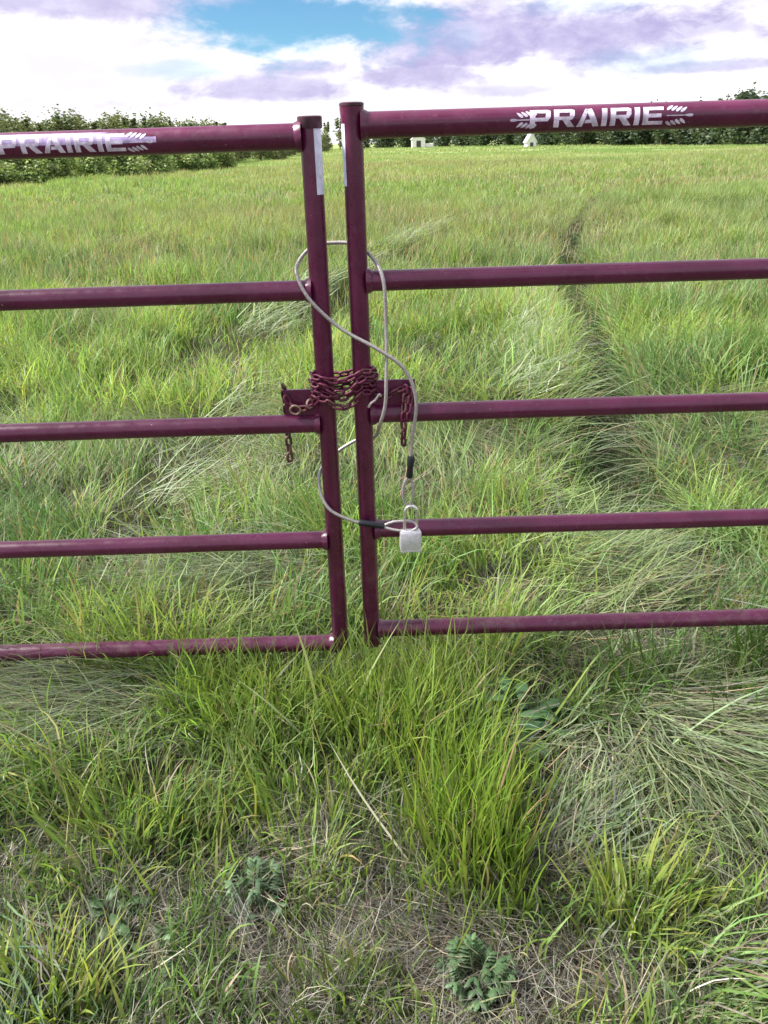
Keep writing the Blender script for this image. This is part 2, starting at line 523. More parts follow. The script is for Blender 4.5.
def grass_zone(y0, y1, dens, Ls, ws, segs, near=False, pad=.55):
    x, y = scatter(y0, y1, dens, pad=pad)
    la, laz = lying(x, y)
    rr, rl, dr, sr, dl = ruts(x, y)
    b = bare(x, y) if near else np.zeros_like(x)
    clump = sst(fbm(x * 5.5, y * 5.5, 51, 2), .36, .64) if y1 < 9 else sst(fbm(x * 1.8, y * 1.8, 52, 2), .25, .6)
    keep = rng.random(len(x)) < np.clip((.13 + .87 * clump) * (1 - .96 * b) * (1 - .88 * np.clip(rr * 1.5, 0, 1)) * (1 - (.35 + .5 * sst(y, 6, 9)) * np.clip(1.4 * rl, 0, 1)), .015, 1)
    if near: keep &= rng.random(len(x)) < .84 + .16 * sst(y, 1.0, 1.45)
    x, y, la, laz, dr, sr, dl, rr, rl, clump = (q[keep] for q in (x, y, la, laz, dr, sr, dl, rr, rl, clump))
    n = len(x)
    isl = rng.random(n) < np.clip(la, 0, .93)
    # grass leans into the track from the left bank of the right-hand rut
    bank = (dr < .55) & (dr > .20) & (y > 2.3)
    ang = rng.uniform(0, 2 * np.pi, n)
    # neighbouring blades share a direction
    swirl = fbm(x * 2.2, y * 2.2, 61, 2) * 12
    az = np.where(rng.random(n) < .62, swirl + rng.normal(0, .5, n), ang)
    az = np.where(isl, laz + rng.normal(0, .35, n), az)
    toward = np.where(sr < 0, 0.0, np.pi) + .25
    lb = bank & (rng.random(n) < .35)
    az = np.where(lb, toward - .9 + rng.normal(0, .35, n), az)
    L = rng.uniform(Ls[0], Ls[1], n) * (.62 + .6 * clump)
    if near: L = L * (.42 + .72 * sst(y, 1.12, 1.60))
    L = np.where(isl, L * 1.25, L)
    lean = np.abs(rng.normal(.16, .16, n)); curl = np.abs(rng.normal(.55, .40, n))
    lean = np.where(isl, rng.uniform(.95, 1.40, n), lean); curl = np.where(isl, rng.uniform(.05, .5, n), curl)
    lean = np.where(lb, rng.uniform(.5, 1.1, n), lean); curl = np.where(lb, rng.uniform(.3, .8, n), curl)
    droop = (~isl) & (rng.random(n) < .36)
    curl = np.where(droop, rng.uniform(.9, 2.3, n), curl)
    L = np.where(rr > .3, L * .38, L)
    wd = ws[0] + (ws[1] - ws[0]) * rng.random(n) ** 1.6; wd = np.where(isl, wd * .72, wd)
    col = lushcol(x, y, n)
    pf = (rng.random(n) * .5 + .5)[:, None]
    col = np.where(isl[:, None], col * (1 - pf) + jit(PALE, n, .2, .06) * pf, col)
    dead = rng.random(n) < (.05 + .10 * (rl > .2) + .12 * isl)
    col = np.where((rr > .25)[:, None], jit(DEEP, n), col)
    col = np.where(dead[:, None], jit(STRAW if near else TAN, n), col)
    tip = col * np.array([[1.08, 1.08, 1.05]])
    tipdry = rng.random(n) < .10
    tip = np.where(tipdry[:, None], jit(TAN, n), tip)
    h = height(x, y)
    P = np.stack([x, y, h - .004], 1)
    return blade_mesh('z', P, az, L, wd, lean, curl, col, segs, M_GRASS, tip, h + rng.uniform(.012, .07, n))

GATE_Y = 1.86
verge = [grass_zone(.45, GATE_Y, 8200, (.12, .255), (.0034, .0078), 5, True, .75)]
# the fine short undergrowth between the tall blades
def understory(y0, y1, dens, c=(.070, .098, .050), Ls=(.04, .11), ws=(.0010, .0026), rut=None):
    x, y = scatter(y0, y1, dens, pad=.7); n = len(x)
    b = bare(x, y) * (y < GATE_Y)
    k = rng.random(n) > b * .88
    if rut: k &= rut_dist(x, y, rut)[0] < .22
    x, y = x[k], y[k]; n = len(x)
    h = height(x, y)
    col = jit(c, n, .28, .12)
    return blade_mesh('u', np.stack([x, y, h - .003], 1), rng.uniform(0, 6.3, n), rng.uniform(*Ls, n), rng.uniform(*ws, n),
                      np.abs(rng.normal(.5, .35, n)), rng.uniform(.2, 1.2, n), col, 3, M_GRASS, None, h + .008)
def matted(cx, cy, sx, sy, n, az, fan, Ls, ws, c, spread=.3, up=.10):
    x = rng.normal(cx, sx, n); y = rng.normal(cy, sy, n); h = height(x, y)
    a = np.full(n, az) if fan is None else np.arctan2(y - fan[1], x - fan[0])
    col = jit(c, n, .30, .08)
    d = rng.random(n) < .16
    col = np.where(d[:, None], jit(GREY, n), col)
    return blade_mesh('m', np.stack([x, y, h + rng.uniform(.01, up, n)], 1), a + rng.normal(0, spread, n), rng.uniform(*Ls, n), rng.uniform(*ws, n),
                      rng.uniform(.95, 1.5, n), rng.uniform(.1, .7, n), col, 5, M_GRASS, None, h + rng.uniform(.012, .09, n))
SILVER = (.20, .245, .145)
verge += [matted(.72, 1.56, .10, .10, 900, 0, (.60, 1.80), (.16, .42), (.0022, .0068), SILVER, .55),
          matted(.85, 1.42, .10, .10, 500, 0, (.60, 1.80), (.16, .36), (.003, .006), (.13, .19, .075), .6),
          matted(.40, 1.24, .05, .035, 210, .75, None, (.14, .26), (.0035, .006), (.20, .26, .15), .35, .04),
          matted(.70, .90, .10, .05, 260, -.15, None, (.18, .30), (.004, .0075), (.13, .22, .06), .35, .05),
          matted(-.80, 1.74, .14, .08, 750, 3.5, None, (.22, .40), (.0022, .0042), SILVER, .5),
          matted(-.80, 1.00, .08, .06, 300, -1.2, None, (.16, .30), (.0035, .006), (.13, .20, .11), .3, .06)]
def dead_stems(y0, y1, dens):
    x, y = scatter(y0, y1, dens, pad=.7); n = len(x); h = height(x, y)
    return blade_mesh('d', np.stack([x, y, h], 1), rng.uniform(0, 6.3, n), rng.uniform(.08, .24, n), rng.uniform(.0012, .0035, n), np.abs(rng.normal(.6, .4, n)),
                      rng.uniform(-.3, 1.6, n), jit((.34, .32, .25), n, .3, .06), 5, M_GRASS, None, h + .01)
verge.append(dead_stems(.45, GATE_Y, 520))
verge.append(understory(.45, GATE_Y, 7000))
verge.append(understory(.45, GATE_Y, 4200, (.095, .150, .058), (.07, .17), (.0014, .0034)))
o = link_mesh('verge_grass', join_meshes('verge_grass', verge), None)
tag(o, 'ragged mixed green grass in front of the two maroon gates', 'grass', kind='stuff')

field = [grass_zone(GATE_Y, 4.2, 3900, (.15, .32), (.0042, .0095), 4),
         grass_zone(4.2, 9, 1900, (.18, .36), (.006, .0125), 3),
         grass_zone(9, 22, 850, (.20, .36), (.009, .018), 2),
         grass_zone(22, 60, 210, (.18, .34), (.018, .036), 2)]
def far_zone(y0, y1, dens, Ls, ws):
    x, y = scatter(y0, y1, dens, .62, 2); n = len(x); h = height(x, y)
    f = sst(fbm(x * .06, y * .10, 71, 4), .40, .62)[:, None]
    col = (jit((.215, .310, .110), n, .12, .06)) * (1 - f) + jit((.30, .335, .155), n, .12, .06) * f
    return blade_mesh('f', np.stack([x, y, h - .02], 1), rng.uniform(0, 6.3, n), rng.uniform(*Ls, n), rng.uniform(*ws, n), np.abs(rng.normal(.2, .2, n)),
                      rng.uniform(.2, 1.0, n), col, 1, M_GRASS)
field += [far_zone(45, 110, 36, (.14, .28), (.04, .09)), far_zone(110, 260, 4.0, (.2, .36), (.12, .25))]
field += [matted(-.60, 2.45, .25, .12, 650, 3.6, None, (.22, .40), (.003, .0055), SILVER, .8, .14),
          matted(.78, 2.50, .14, .24, 550, .3, None, (.22, .42), (.003, .006), (.17, .23, .10), .75, .12),
          matted(-.62, 4.3, .16, .7, 380, -1.3, None, (.22, .42), (.004, .008), (.22, .25, .19), .6, .16),
          matted(1.10, 5.2, .14, 1.2, 380, -.6, None, (.26, .46), (.005, .010), (.19, .25, .14), .5, .2)]
field += [understory(GATE_Y, 5, 2600, (.075, .125, .048), (.05, .15), (.002, .0045)),
          understory(5, 11, 800, (.085, .135, .050), (.06, .16), (.004, .008)),
          understory(2.2, 16, 2200, (.040, .075, .028), (.04, .11), (.003, .007), RUT_R),
          understory(7, 17, 1300, (.045, .085, .030), (.04, .11), (.004, .009), RUT_L)]
def matted_path(R, off, y0, y1, n, turn, c, Ls, ws):
    C = np.array(catmull([(a, b, 0) for a, b in R], 6))[:, :2]
    C = C[(C[:, 1] > y0) & (C[:, 1] < y1)]
    i = rng.integers(0, len(C) - 1, n); t = rng.random((n, 1))
    p = C[i] * (1 - t) + C[i + 1] * t; d = C[i + 1] - C[i]; d /= np.linalg.norm(d, axis=1)[:, None]
    o_ = off + rng.normal(0, .11, n)
    x = p[:, 0] + d[:, 1] * o_; y = p[:, 1] - d[:, 0] * o_; h = height(x, y)
    return blade_mesh('m', np.stack([x, y, h + rng.uniform(.02, .16, n)], 1), np.arctan2(d[:, 1], d[:, 0]) + turn + rng.normal(0, .5, n), rng.uniform(*Ls, n),
                      rng.uniform(*ws, n) * (1 + y / 9), rng.uniform(.9, 1.45, n), rng.uniform(.1, .7, n), jit(c, n, .25, .06), 4, M_GRASS, None, h + rng.uniform(.02, .14, n))
PALER = (.30, .355, .23)
field += [matted_path(RUT_L, -.42, 6, 15, 1100, -.9, PALER, (.22, .42), (.003, .006)),
          matted_path(RUT_L, -.10, 3, 7, 500, -1.2, PALER, (.22, .40), (.003, .006)),
          matted_path(RUT_R, -.50, 4, 9.5, 1000, -.8, PALER, (.20, .38), (.003, .006)),
          matted_path(RUT_R, .75, 5, 9, 500, .6, (.24, .31, .17), (.20, .38), (.003, .006))]
# pale seed heads standing over the grass of the field
def seedheads(y0, y1, dens, wsc):
    x, y = scatter(y0, y1, dens); n = len(x)
    k = rng.random(n) < sst(fbm(x * .12, y * .2, 81, 3), .38, .62)
    x, y = x[k], y[k]; n = len(x); h = height(x, y)
    return blade_mesh('s', np.stack([x, y, h + rng.uniform(.12, .25, n)], 1), rng.uniform(0, 6.3, n), rng.uniform(.12, .26, n), rng.uniform(.004, .008, n) * wsc,
                      np.abs(rng.normal(.15, .12, n)), rng.uniform(.1, .8, n), jit((.30, .27, .16), n), 2, M_GRASS)
field += [seedheads(6, 20, 60, 1.3), seedheads(20, 60, 16, 4)]
o = link_mesh('field_grass', join_meshes('field_grass', field), None)
tag(o, 'long green meadow grass filling the field behind the two maroon gates', 'grass', kind='stuff')

# dead grass: thatch lying on the soil, thickest where the green is thin
def thatch():
    parts = []
    x, y = scatter(.45, 2.6, 13000, pad=.75); b = bare(x, y)
    rr, rl, dr, sr, dl = ruts(x, y)
    k = rng.random(len(x)) < np.clip(.26 + .66 * b + .1 * rr + .3 * rl + .14 * sst(y, 1.5, 1.0), 0, 1)
    x, y = x[k], y[k]; n = len(x); h = height(x, y)
    az = fbm(x * 3, y * 3, 91, 2) * 14 + rng.normal(0, .8, n)
    mixc = rng.random(n)[:, None]
    col = np.where(mixc < .55, jit(GREY, n, .35, .07), np.where(mixc < .85, jit((.085, .075, .062), n, .3, .06), jit(STRAW, n, .25, .06)))
    parts.append(blade_mesh('t', np.stack([x, y, h + rng.uniform(0, .02, n)], 1), az, rng.uniform(.05, .20, n), .0010 + .0024 * rng.random(n) ** 2,
                            rng.uniform(.85, 1.55, n), rng.uniform(-.2, .35, n), col, 4, M_STRAW, None, h + rng.uniform(.003, .03, n)))
    x, y = scatter(2.6, 9, 900); rr, rl, dr, sr, dl = ruts(x, y)
    k = rng.random(len(x)) < np.clip(.16 + .7 * rl + .12 * rr, 0, 1)
    x, y = x[k], y[k]; n = len(x); h = height(x, y)
    parts.append(blade_mesh('t', np.stack([x, y, h + .01], 1), fbm(x * 2, y * 2, 95, 2) * 12, rng.uniform(.10, .28, n), rng.uniform(.003, .006, n),
                            rng.uniform(1.0, 1.5, n), rng.uniform(-.2, .4, n), jit(GREY, n, .3, .06) * .8, 3, M_STRAW, None, h + rng.uniform(.005, .06, n)))
    o = link_mesh('dead_grass', join_meshes('dead_grass', parts), None)
    tag(o, 'grey brown dead grass matted on the soil between the green blades', 'dead grass', kind='stuff')
thatch()

# ------------------------------------------------------------------ tufts, weeds and stalks one can tell apart
def tuft(label, cx, cy, sx, sy, n, Ls, ws, base, tipc, lean=(.12, .12), curl=(.45, .3), az=None, dry=.15):
    x = cx + rng.normal(0, sx, n); y = cy + rng.normal(0, sy, n)
    h = height(x, y)
    a = np.arctan2(y - cy, x - cx) + rng.normal(0, .9, n) if az is None else az + rng.normal(0, .5, n)
    col = jit(base, n, .2, .12); tip = jit(tipc, n, .2, .10)
    d = rng.random(n) < dry
    col = np.where(d[:, None], jit(TAN, n), col); tip = np.where((d & (rng.random(n) < .25))[:, None], jit(TAN, n), tip)
    rt = empty('grass_tuft', (cx, cy, float(height(np.array([cx]), np.array([cy]))[0])))
    P = np.stack([x - cx, y - cy, h - .004 - rt.location.z], 1)
    me = blade_mesh('blades', P, a, rng.uniform(*Ls, n), rng.uniform(*ws, n), np.abs(rng.normal(*lean, n)), np.abs(rng.normal(*curl, n)), col, 6, M_GRASS, tip)
    # dead sheaths at the foot
    m = n // 3
    x = rng.normal(0, sx, m); y = rng.normal(0, sy, m)
    me2 = blade_mesh('dead_sheaths', np.stack([x, y, height(x + cx, y + cy) - rt.location.z], 1), rng.uniform(0, 6.3, m), rng.uniform(.05, .15, m), rng.uniform(.002, .004, m),
                    np.abs(rng.normal(.2, .25, m)), rng.uniform(0, .9, m), jit(GREY, m, .3, .06), 4, M_STRAW)
    link_mesh('blades', join_meshes('blades', [me, me2]), None, rt)
    tag(rt, label, 'grass tuft', 'bright tufts in the foreground')
tuft('large tall bright green tuft standing over bare brown thatch in front of the right gate', .165, 1.24, .062, .090, 480, (.13, .36), (.0035, .0080), (.12, .155, .050), (.21, .33, .048), (.07, .07), (.26, .24), None, .20)
tuft('narrow lime green strip of short grass along the right edge of the large bright tuft', .245, 1.21, .016, .075, 230, (.10, .22), (.0035, .007), (.15, .22, .045), (.21, .32, .05), (.08, .08), (.22, .2), None, .04)
tuft('tall green grass tuft rising just below the free end of the right gate', .02, 1.60, .10, .07, 420, (.20, .34), (.0045, .008), LUSH, (.20, .28, .055), (.10, .10), (.4, .3))
tuft('yellow green grass tuft in the lower right, below the pale fallen grass', .50, 1.06, .055, .035, 170, (.12, .22), (.005, .0095), YEL, (.25, .30, .07), (.25, .2), (.5, .3))
tuft('leafy green grass tuft on the left, above the two blue green weeds', -.60, 1.27, .10, .08, 240, (.14, .28), (.004, .008), LUSH, (.20, .27, .055), (.16, .16), (.6, .45))
tuft('yellow green grass tuft at the bottom left corner of the photo', -.66, .88, .07, .04, 220, (.12, .22), (.005, .009), YEL, (.25, .30, .07), (.25, .2), (.6, .3))
tuft('bright green grass tuft just under the free end of the left gate', -.30, 1.66, .12, .06, 420, (.18, .32), (.0045, .0075), LUSH, (.19, .27, .055), (.16, .14), (.5, .3))
tuft('green grass tuft at the bottom edge, left of the middle', -.10, .91, .05, .035, 160, (.09, .15), (.004, .007), DEEP, (.15, .20, .05), (.2, .2), (.5, .3))

def weed(label, x, y, R, nl, kind, col, group='blue green weeds in the grass'):
    """a low broad-leaved weed: short stems that carry toothed or feathery leaves"""
    h = float(height(np.array([x]), np.array([y]))[0])
    rt = empty('leafy_weed', (x, y, h))
    V = []; F = []; C = []
    bs = bmesh.new()
    def leaf(p, az, pit, L, wd, c):
        d = Vector((math.cos(az) * math.cos(pit), math.sin(az) * math.cos(pit), math.sin(pit)))
        s = Vector((-math.sin(az), math.cos(az), 0)); u = d.cross(s) * -1
        b = len(V); N = 6
        for k in range(N + 1):
            t = k / N
            ww = wd * math.sin(math.pi * min(.98, t * .9 + .08)) * (1 if k % 2 else .72)
            q = p + d * L * t + Vector((0, 0, -L * .45 * t * t))
            for e in (-1, 0, 1):
                V.append(q + s * ww * e + u * (abs(e) * ww * .35)); C.append(c)
        for k in range(N):
            for e in range(2):
                F.append((b + 3 * k + e, b + 3 * k + e + 1, b + 3 * k + e + 4, b + 3 * k + e + 3))
    for i in range(nl):
        az = i * 2.4 + random.uniform(-.4, .4)
        r = R * math.sqrt((i + .5) / nl)
        foot = Vector((math.cos(az) * r * .25, math.sin(az) * r * .25, 0))
        top = Vector((math.cos(az) * r * .8, math.sin(az) * r * .8, R * random.uniform(.5, 1.1) * (1.15 - .6 * r / R)))
        mid = (foot + top) / 2 + Vector((0, 0, R * .2))
        add_tube(bs, catmull([foot, mid, top], 3), [.0018] * 7, 5)
        c = np.array(col) * math.exp(random.gauss(0, .2))
        if kind == 'feather':
            for k in range(7):
                t = .35 + .65 * k / 6
                q = foot.lerp(top, t) + Vector((0, 0, R * .12))
                for sgn in (-1, 1):
                    leaf(q, az + sgn * (1.1 - .5 * t), random.uniform(.1, .6), R * .42 * (1.2 - .6 * t), R * .055, c * math.exp(random.gauss(0, .1)))
        else:
            for k in range(3):
                leaf(foot.lerp(top, .5 + .25 * k), az + random.uniform(-.9, .9), random.uniform(0, .7), R * random.uniform(.45, .7), R * .15, c * math.exp(random.gauss(0, .12)))
    me = bpy.data.meshes.new('foliage')
    me.from_pydata([tuple(v) for v in V], [], F)
    a = me.color_attributes.new('blade', 'FLOAT_COLOR', 'POINT')
    a.data.foreach_set('color', np.concatenate([np.array(C), np.ones((len(C), 1))], 1).astype(np.float32).ravel())
    me.polygons.foreach_set('use_smooth', [True] * len(F))
    me.materials.append(M_WEED)
    link_mesh('foliage', me, None, rt)
    from_bm('stems', bs, M_STEM, rt)
    tag(rt, label, 'weed', group)
M_STEM = simple('weed_stem', (.10, .13, .06), .6)
BG = (.066, .125, .052)
weed('dark blue green bushy weed under the right gate, beside the big bright tuft', .33, 1.61, .14, 24, 'broad', (.055, .115, .05))
weed('blue green feathery weed at the bottom edge, right of the middle', .15, .93, .085, 18, 'feather', BG)
weed('pale blue green feathery weed alone in the dry thatch left of the middle', -.30, 1.12, .085, 14, 'feather', (.080, .142, .074))
weed('blue green broad leaved weed on the left, upper of the pair below the leafy tuft', -.585, 1.06, .075, 13, 'broad', BG)
weed('blue green broad leaved weed on the left, lower of the pair below the leafy tuft', -.475, .975, .07, 12, 'broad', (.070, .132, .052))
weed('small green weed at the bottom edge near the left corner', -.475, .885, .045, 9, 'broad', (.065, .125, .06))
weed('small feathery weed close to the yellow green tuft in the lower right', .44, 1.06, .05, 10, 'feather', (.06, .115, .065))

def stalks(label, spec, cat='grass stalk', group=None, name='grass_stalk', m=None, col=STRAW):
    """pale blades or stems that stand out singly; spec = (x, y, azimuth, length, width, lean, curl) each"""
    A = np.array(spec, float); n = len(A)
    cx, cy = A[0, 0], A[0, 1]; hz = float(height(np.array([cx]), np.array([cy]))[0])
    P = np.stack([A[:, 0] - cx, A[:, 1] - cy, height(A[:, 0], A[:, 1]) - hz], 1)
    me = blade_mesh(name, P, A[:, 2], A[:, 3], A[:, 4], A[:, 5], A[:, 6], jit(col, n, .12, .04), 7, m or M_STRAW, None, None, np.zeros(n), .25)
    o = link_mesh(name, me, None, None, (cx, cy, hz))
    tag(o, label, cat, group)
dryfan = [(.60 + random.gauss(0, .02), 1.60 + random.gauss(0, .03), random.uniform(-2.6, -1.2), random.uniform(.12, .24), random.uniform(.004, .0075), random.uniform(.7, 1.2), random.uniform(.0, .5)) for _ in range(26)]
stalks('clump of bleached straw blades fallen over in the right foreground', dryfan, 'dead grass clump', name='straw_clump', col=(.58, .54, .43))
dryk = [(.10 + random.gauss(0, .05), 2.12 + random.gauss(0, .05), random.uniform(0, 6.3), random.uniform(.10, .22), random.uniform(.002, .004), random.uniform(.3, 1.2), random.uniform(.2, .9)) for _ in range(90)]
stalks('tan clump of dry straw just behind the free end of the right gate', dryk, 'dead grass clump', name='straw_clump', col=(.33, .25, .18))
stalks('single long pale grass blade rising across the bottom rail of the left gate', [(-.170, 1.56, 2.3, .44, .0110, .22, .12)], col=(.34, .40, .18), m=M_GRASS, group='pale single blades')
stalks('pale grass blade leaning right, its tip across the bottom rail of the right gate', [(-.155, 1.54, .4, .44, .0105, .42, .2)], col=(.34, .40, .20), m=M_GRASS, group='pale single blades')
stalks('pale grass blade lying to the left below the left gate, under the tall one', [(-.13, 1.48, 2.9, .38, .0100, .62, .35)], col=(.40, .44, .28), m=M_GRASS, group='pale single blades')
stalks('long bleached stem with a white tip slanting up left beside the big bright tuft', [(.06, 1.18, 2.45, .38, .0065, .85, -.1)], col=(.56, .54, .44), group='pale single blades')

# ------------------------------------------------------------------ the gates
R_POST, R_RAIL, R_TOP = .0225, .0232, .0262
Y0 = 1.82
def post_part(name, x, z0, z1, parent, flare=False):
    bm = bmesh.new()
    add_tube(bm, [(x, Y0, z0), (x, Y0, z0 + .004), (x, Y0, z1 - .05), (x, Y0, z1 - .03), (x, Y0, z1)],
             [R_POST - .002, R_POST, R_POST, R_POST * (1.03 if flare else 1), R_POST * (1.14 if flare else 1)], 32)
    return from_bm(name, bm, M_PAINT, parent)

def curved(points_faces, xc, zc, R, name, m, parent, axis='X'):
    """wrap flat lettering (u along the tube, v round it) onto a tube"""
    bm = points_faces
    for v in bm.verts:
        u, q = v.co.x, v.co.y
        a = q / R
        if axis == 'X': v.co = Vector((xc + u, Y0 - R * math.cos(a), zc + R * math.sin(a)))
        else: v.co = Vector((xc + R * math.sin(a), Y0 - R * math.cos(a), zc + u))
    me = bpy.data.meshes.new(name)
    for f in bm.faces:
        if f.normal.dot(Vector((0, -1, 0))) < 0: pass
    bm.normal_update()
    bm.to_mesh(me); bm.free()
    return link_mesh(name, me, m, parent)

def fill_poly(bm, pts, step=.004):
    vs = [bm.verts.new((p[0], p[1], 0)) for p in pts]
    f = bm.faces.new(vs)
    geom = [f] + list(f.edges) + vs
    lo = min(p[1] for p in pts); hi = max(p[1] for p in pts)
    faces = [f]
    k = math.floor(lo / step) + 1
    while k * step < hi:
        es = {e for q in faces if q.is_valid for e in q.edges}; vv = {v for q in faces if q.is_valid for v in q.verts}
        r = bmesh.ops.bisect_plane(bm, geom=list({q for q in faces if q.is_valid} | es | vv), plane_co=(0, k * step, 0), plane_no=(0, 1, 0), dist=1e-7)
        faces = [g for g in r['geom'] if isinstance(g, bmesh.types.BMFace)]
        k += 1

# block capitals as closed strokes on a 1 x 1 cell; s is the stroke width
def glyph(ch):
    s, h = .26, .21
    if ch == 'P': return [[(0, 0), (s, 0), (s, 1), (0, 1)], [(s, 1 - h), (.78, 1 - h), (.86, 1), (s, 1)], [(.78, 1 - h), (1, .86), (1, .92), (.86, 1)], [(.78, 1 - h), (.74, .54), (1, .56), (1, .86)], [(s, .36), (.86, .36), (1, .56), (.74, .55), (s, .55)]]
    if ch == 'R': return [[(0, 0), (s, 0), (s, 1), (0, 1)], [(s, 1 - h), (.78, 1 - h), (.86, 1), (s, 1)], [(.78, 1 - h), (.76, .58), (1, .60), (1, .92), (.86, 1)], [(s, .40), (.88, .40), (1, .60), (.76, .58), (s, .58)], [(.42, .40), (.70, 0), (1.04, 0), (.76, .40)]]
    if ch == 'A': return [[(-.04, 0), (.24, 0), (.52, .98), (.36, 1)], [(.36, 1), (.52, .98), (.66, 1), (.52, .60)], [(.52, .60), (.66, 1), (1.06, 0), (.76, 0)], [(.33, .20), (.69, .20), (.62, .38), (.385, .38)]]
    if ch == 'I': return [[(0, 0), (s, 0), (s, 1), (0, 1)]]
    if ch == 'E': return [[(0, 0), (s, 0), (s, 1), (0, 1)], [(s, 0), (.98, 0), (.98, h), (s, h)], [(s, .40), (.88, .40), (.88, .60), (s, .60)], [(s, 1 - h), (.98, 1 - h), (.98, 1), (s, 1)]]
def lettering(u0, u1, vlo, vhi):
    bm = bmesh.new()
    word = 'PRAIRIE'
    wid = {'I': .26}
    tot = sum(wid.get(c, 1.0) for c in word) + .16 * (len(word) - 1)
    k = (u1 - u0) / tot; u = u0
    for c in word:
        for poly in glyph(c):
            fill_poly(bm, [(u + p[0] * k, vlo + p[1] * (vhi - vlo)) for p in poly])
        u += (wid.get(c, 1.0) + .16) * k
    return bm
def wheat(u0, sgn, L, H):
    """an ear of wheat lying along the tube, tip at u0, pointing away from the word"""
    bm = bmesh.new()
    def kern(cu, cv, ang, l, wd):
        pts = []
        for i in range(8):
            a = 2 * math.pi * i / 8
            p, q = l * math.cos(a), wd * math.sin(a) * (1 - .35 * math.cos(a))
            pts.append((u0 + sgn * (cu + p * math.cos(ang) - q * math.sin(ang)), cv + p * math.sin(ang) + q * math.cos(ang)))
        if sgn < 0: pts = pts[::-1]
        fill_poly(bm, pts)
    kern(.008, .000, 0, .009, .0028)
    for i in range(4):
        c = .020 + i * .0095
        for e in (-1, 1):
            kern(c, e * H * (.28 + .04 * i), math.pi + e * -.62 + 0, .0085, .0030)
    fill_poly(bm, [(u0 + sgn * q[0], q[1]) for q in ([(.016, -.0009), (L, -.0009), (L, .0009), (.016, .0009)] if sgn > 0 else [(.016, .0009), (L, .0009), (L, -.0009), (.016, -.0009)])])
    return bm

def weld(bm, x, z, s, r):
    P = [(x + s * (R_POST * .80), Y0, z), (x + s * (R_POST + .004), Y0, z), (x + s * (R_POST + .011), Y0, z)]
    n0 = len(bm.verts)
    add_tube(bm, P, [r + .0062, r + .0042, r + .0003], 36)
    bm.verts.ensure_lookup_table()
    for v in bm.verts[n0:]:                              # a lumpy bead
        k = random.uniform(-.0008, .0008); v.co += Vector((k, k * .6, random.uniform(-.0006, .0006)))

def gate(label, x, s, zs, ztop, zbot, tilt, flare):
    g = empty('pipe_gate', (x, Y0, 0))
    parts = []
    parts.append(post_part('gate_post', x, zbot, ztop, g, flare))
    Lg = 3.55
    for i, z in enumerate(zs):
        r = R_TOP if i == 0 else R_RAIL
        bm = bmesh.new()
        x0 = x + s * (R_POST * .82)
        n = 14
        add_tube(bm, [(x0 + s * Lg * k / n, Y0, z + tilt * Lg * k / n) for k in range(n + 1)], r, 32, caps=False)
        weld(bm, x, z, s, r)
        parts.append(from_bm('top_rail' if i == 0 else 'rail', bm, M_PAINT, g))
    bm = bmesh.new()
    xe = x + s * Lg
    add_tube(bm, [(xe, Y0, zbot), (xe, Y0, ztop)], R_POST, 24)
    parts.append(from_bm('hinge_post', bm, M_PAINT, g))
    bm = bmesh.new()
    if flare:
        add_tube(bm, [(x, Y0, ztop + .001), (x, Y0, ztop + .006), (x, Y0, ztop + .008)], [R_POST * 1.15, R_POST * 1.15, R_POST * 1.0], 32)
    else:
        add_tube(bm, [(x, Y0, ztop - .016), (x, Y0, ztop - .013), (x, Y0, ztop + .006), (x, Y0, ztop + .008)], [R_POST * 1.12, R_POST * 1.17, R_POST * 1.17, R_POST * 1.05], 32)
    parts.append(from_bm('post_cap', bm, M_CAP, g))
    tag(g, label, 'gate')
    return g, parts

XL, XR = -.1335, -.0440
ZR = [1.484, 1.1653, .8472, .5271, .2113]
ZL = [1.4663, 1.1478, .8267, .4999, .1683]
gl, pl_ = gate('left maroon pipe gate with a dark cap on its slightly lower end post', XL, -1, ZL, 1.497, .142, -.0044, False)
gr, pr_ = gate('right maroon pipe gate with a flared top on its slightly higher end post', XR, 1, ZR, 1.520, .160, .0029, True)

def hook(o, g):
    """parent a mesh that was modelled in place"""
    o.parent = g
    o.location = (-g.location.x, -g.location.y, -g.location.z)
for g, ps in ((gl, pl_), (gr, pr_)):
    for p in ps: hook(p, g)

# lettering on the top rails, with an ear of wheat at each end
ev = R_TOP + .0006
hook(curved(lettering(.327, .606, -.0165, .0195), 0, ZR[0] + .0012, ev, 'lettering', M_LETTER, gr), gr)
hook(curved(wheat(.286, 1, .040, .034), 0, ZR[0] + .0012, ev, 'wheat_emblem', M_LETTER, gr), gr)
hook(curved(wheat(.667, -1, .055, .040), 0, ZR[0] + .002, ev, 'wheat_emblem', M_LETTER, gr), gr)
hook(curved(lettering(-.788, -.520, -.0170, .0190), 0, ZL[0] - .0023, ev, 'lettering', M_LETTER, gl), gl)
hook(curved(wheat(-.462, -1, .050, .040), 0, ZL[0] - .0016, ev, 'wheat_emblem', M_LETTER, gl), gl)
hook(curved(wheat(-.846, 1, .048, .036), 0, ZL[0] - .0030, ev, 'wheat_emblem', M_LETTER, gl), gl)
bm = bmesh.new(); fill_poly(bm, [(-.86, -.001), (-.455, -.001), (-.455, .0240), (-.86, .0240)], .003)  # plain lilac band on the rail's upper half, behind the lettering
hook(curved(bm, 0, ZL[0] - .0023, R_TOP + .0003, 'lilac_band', M_BAND, gl), gl)

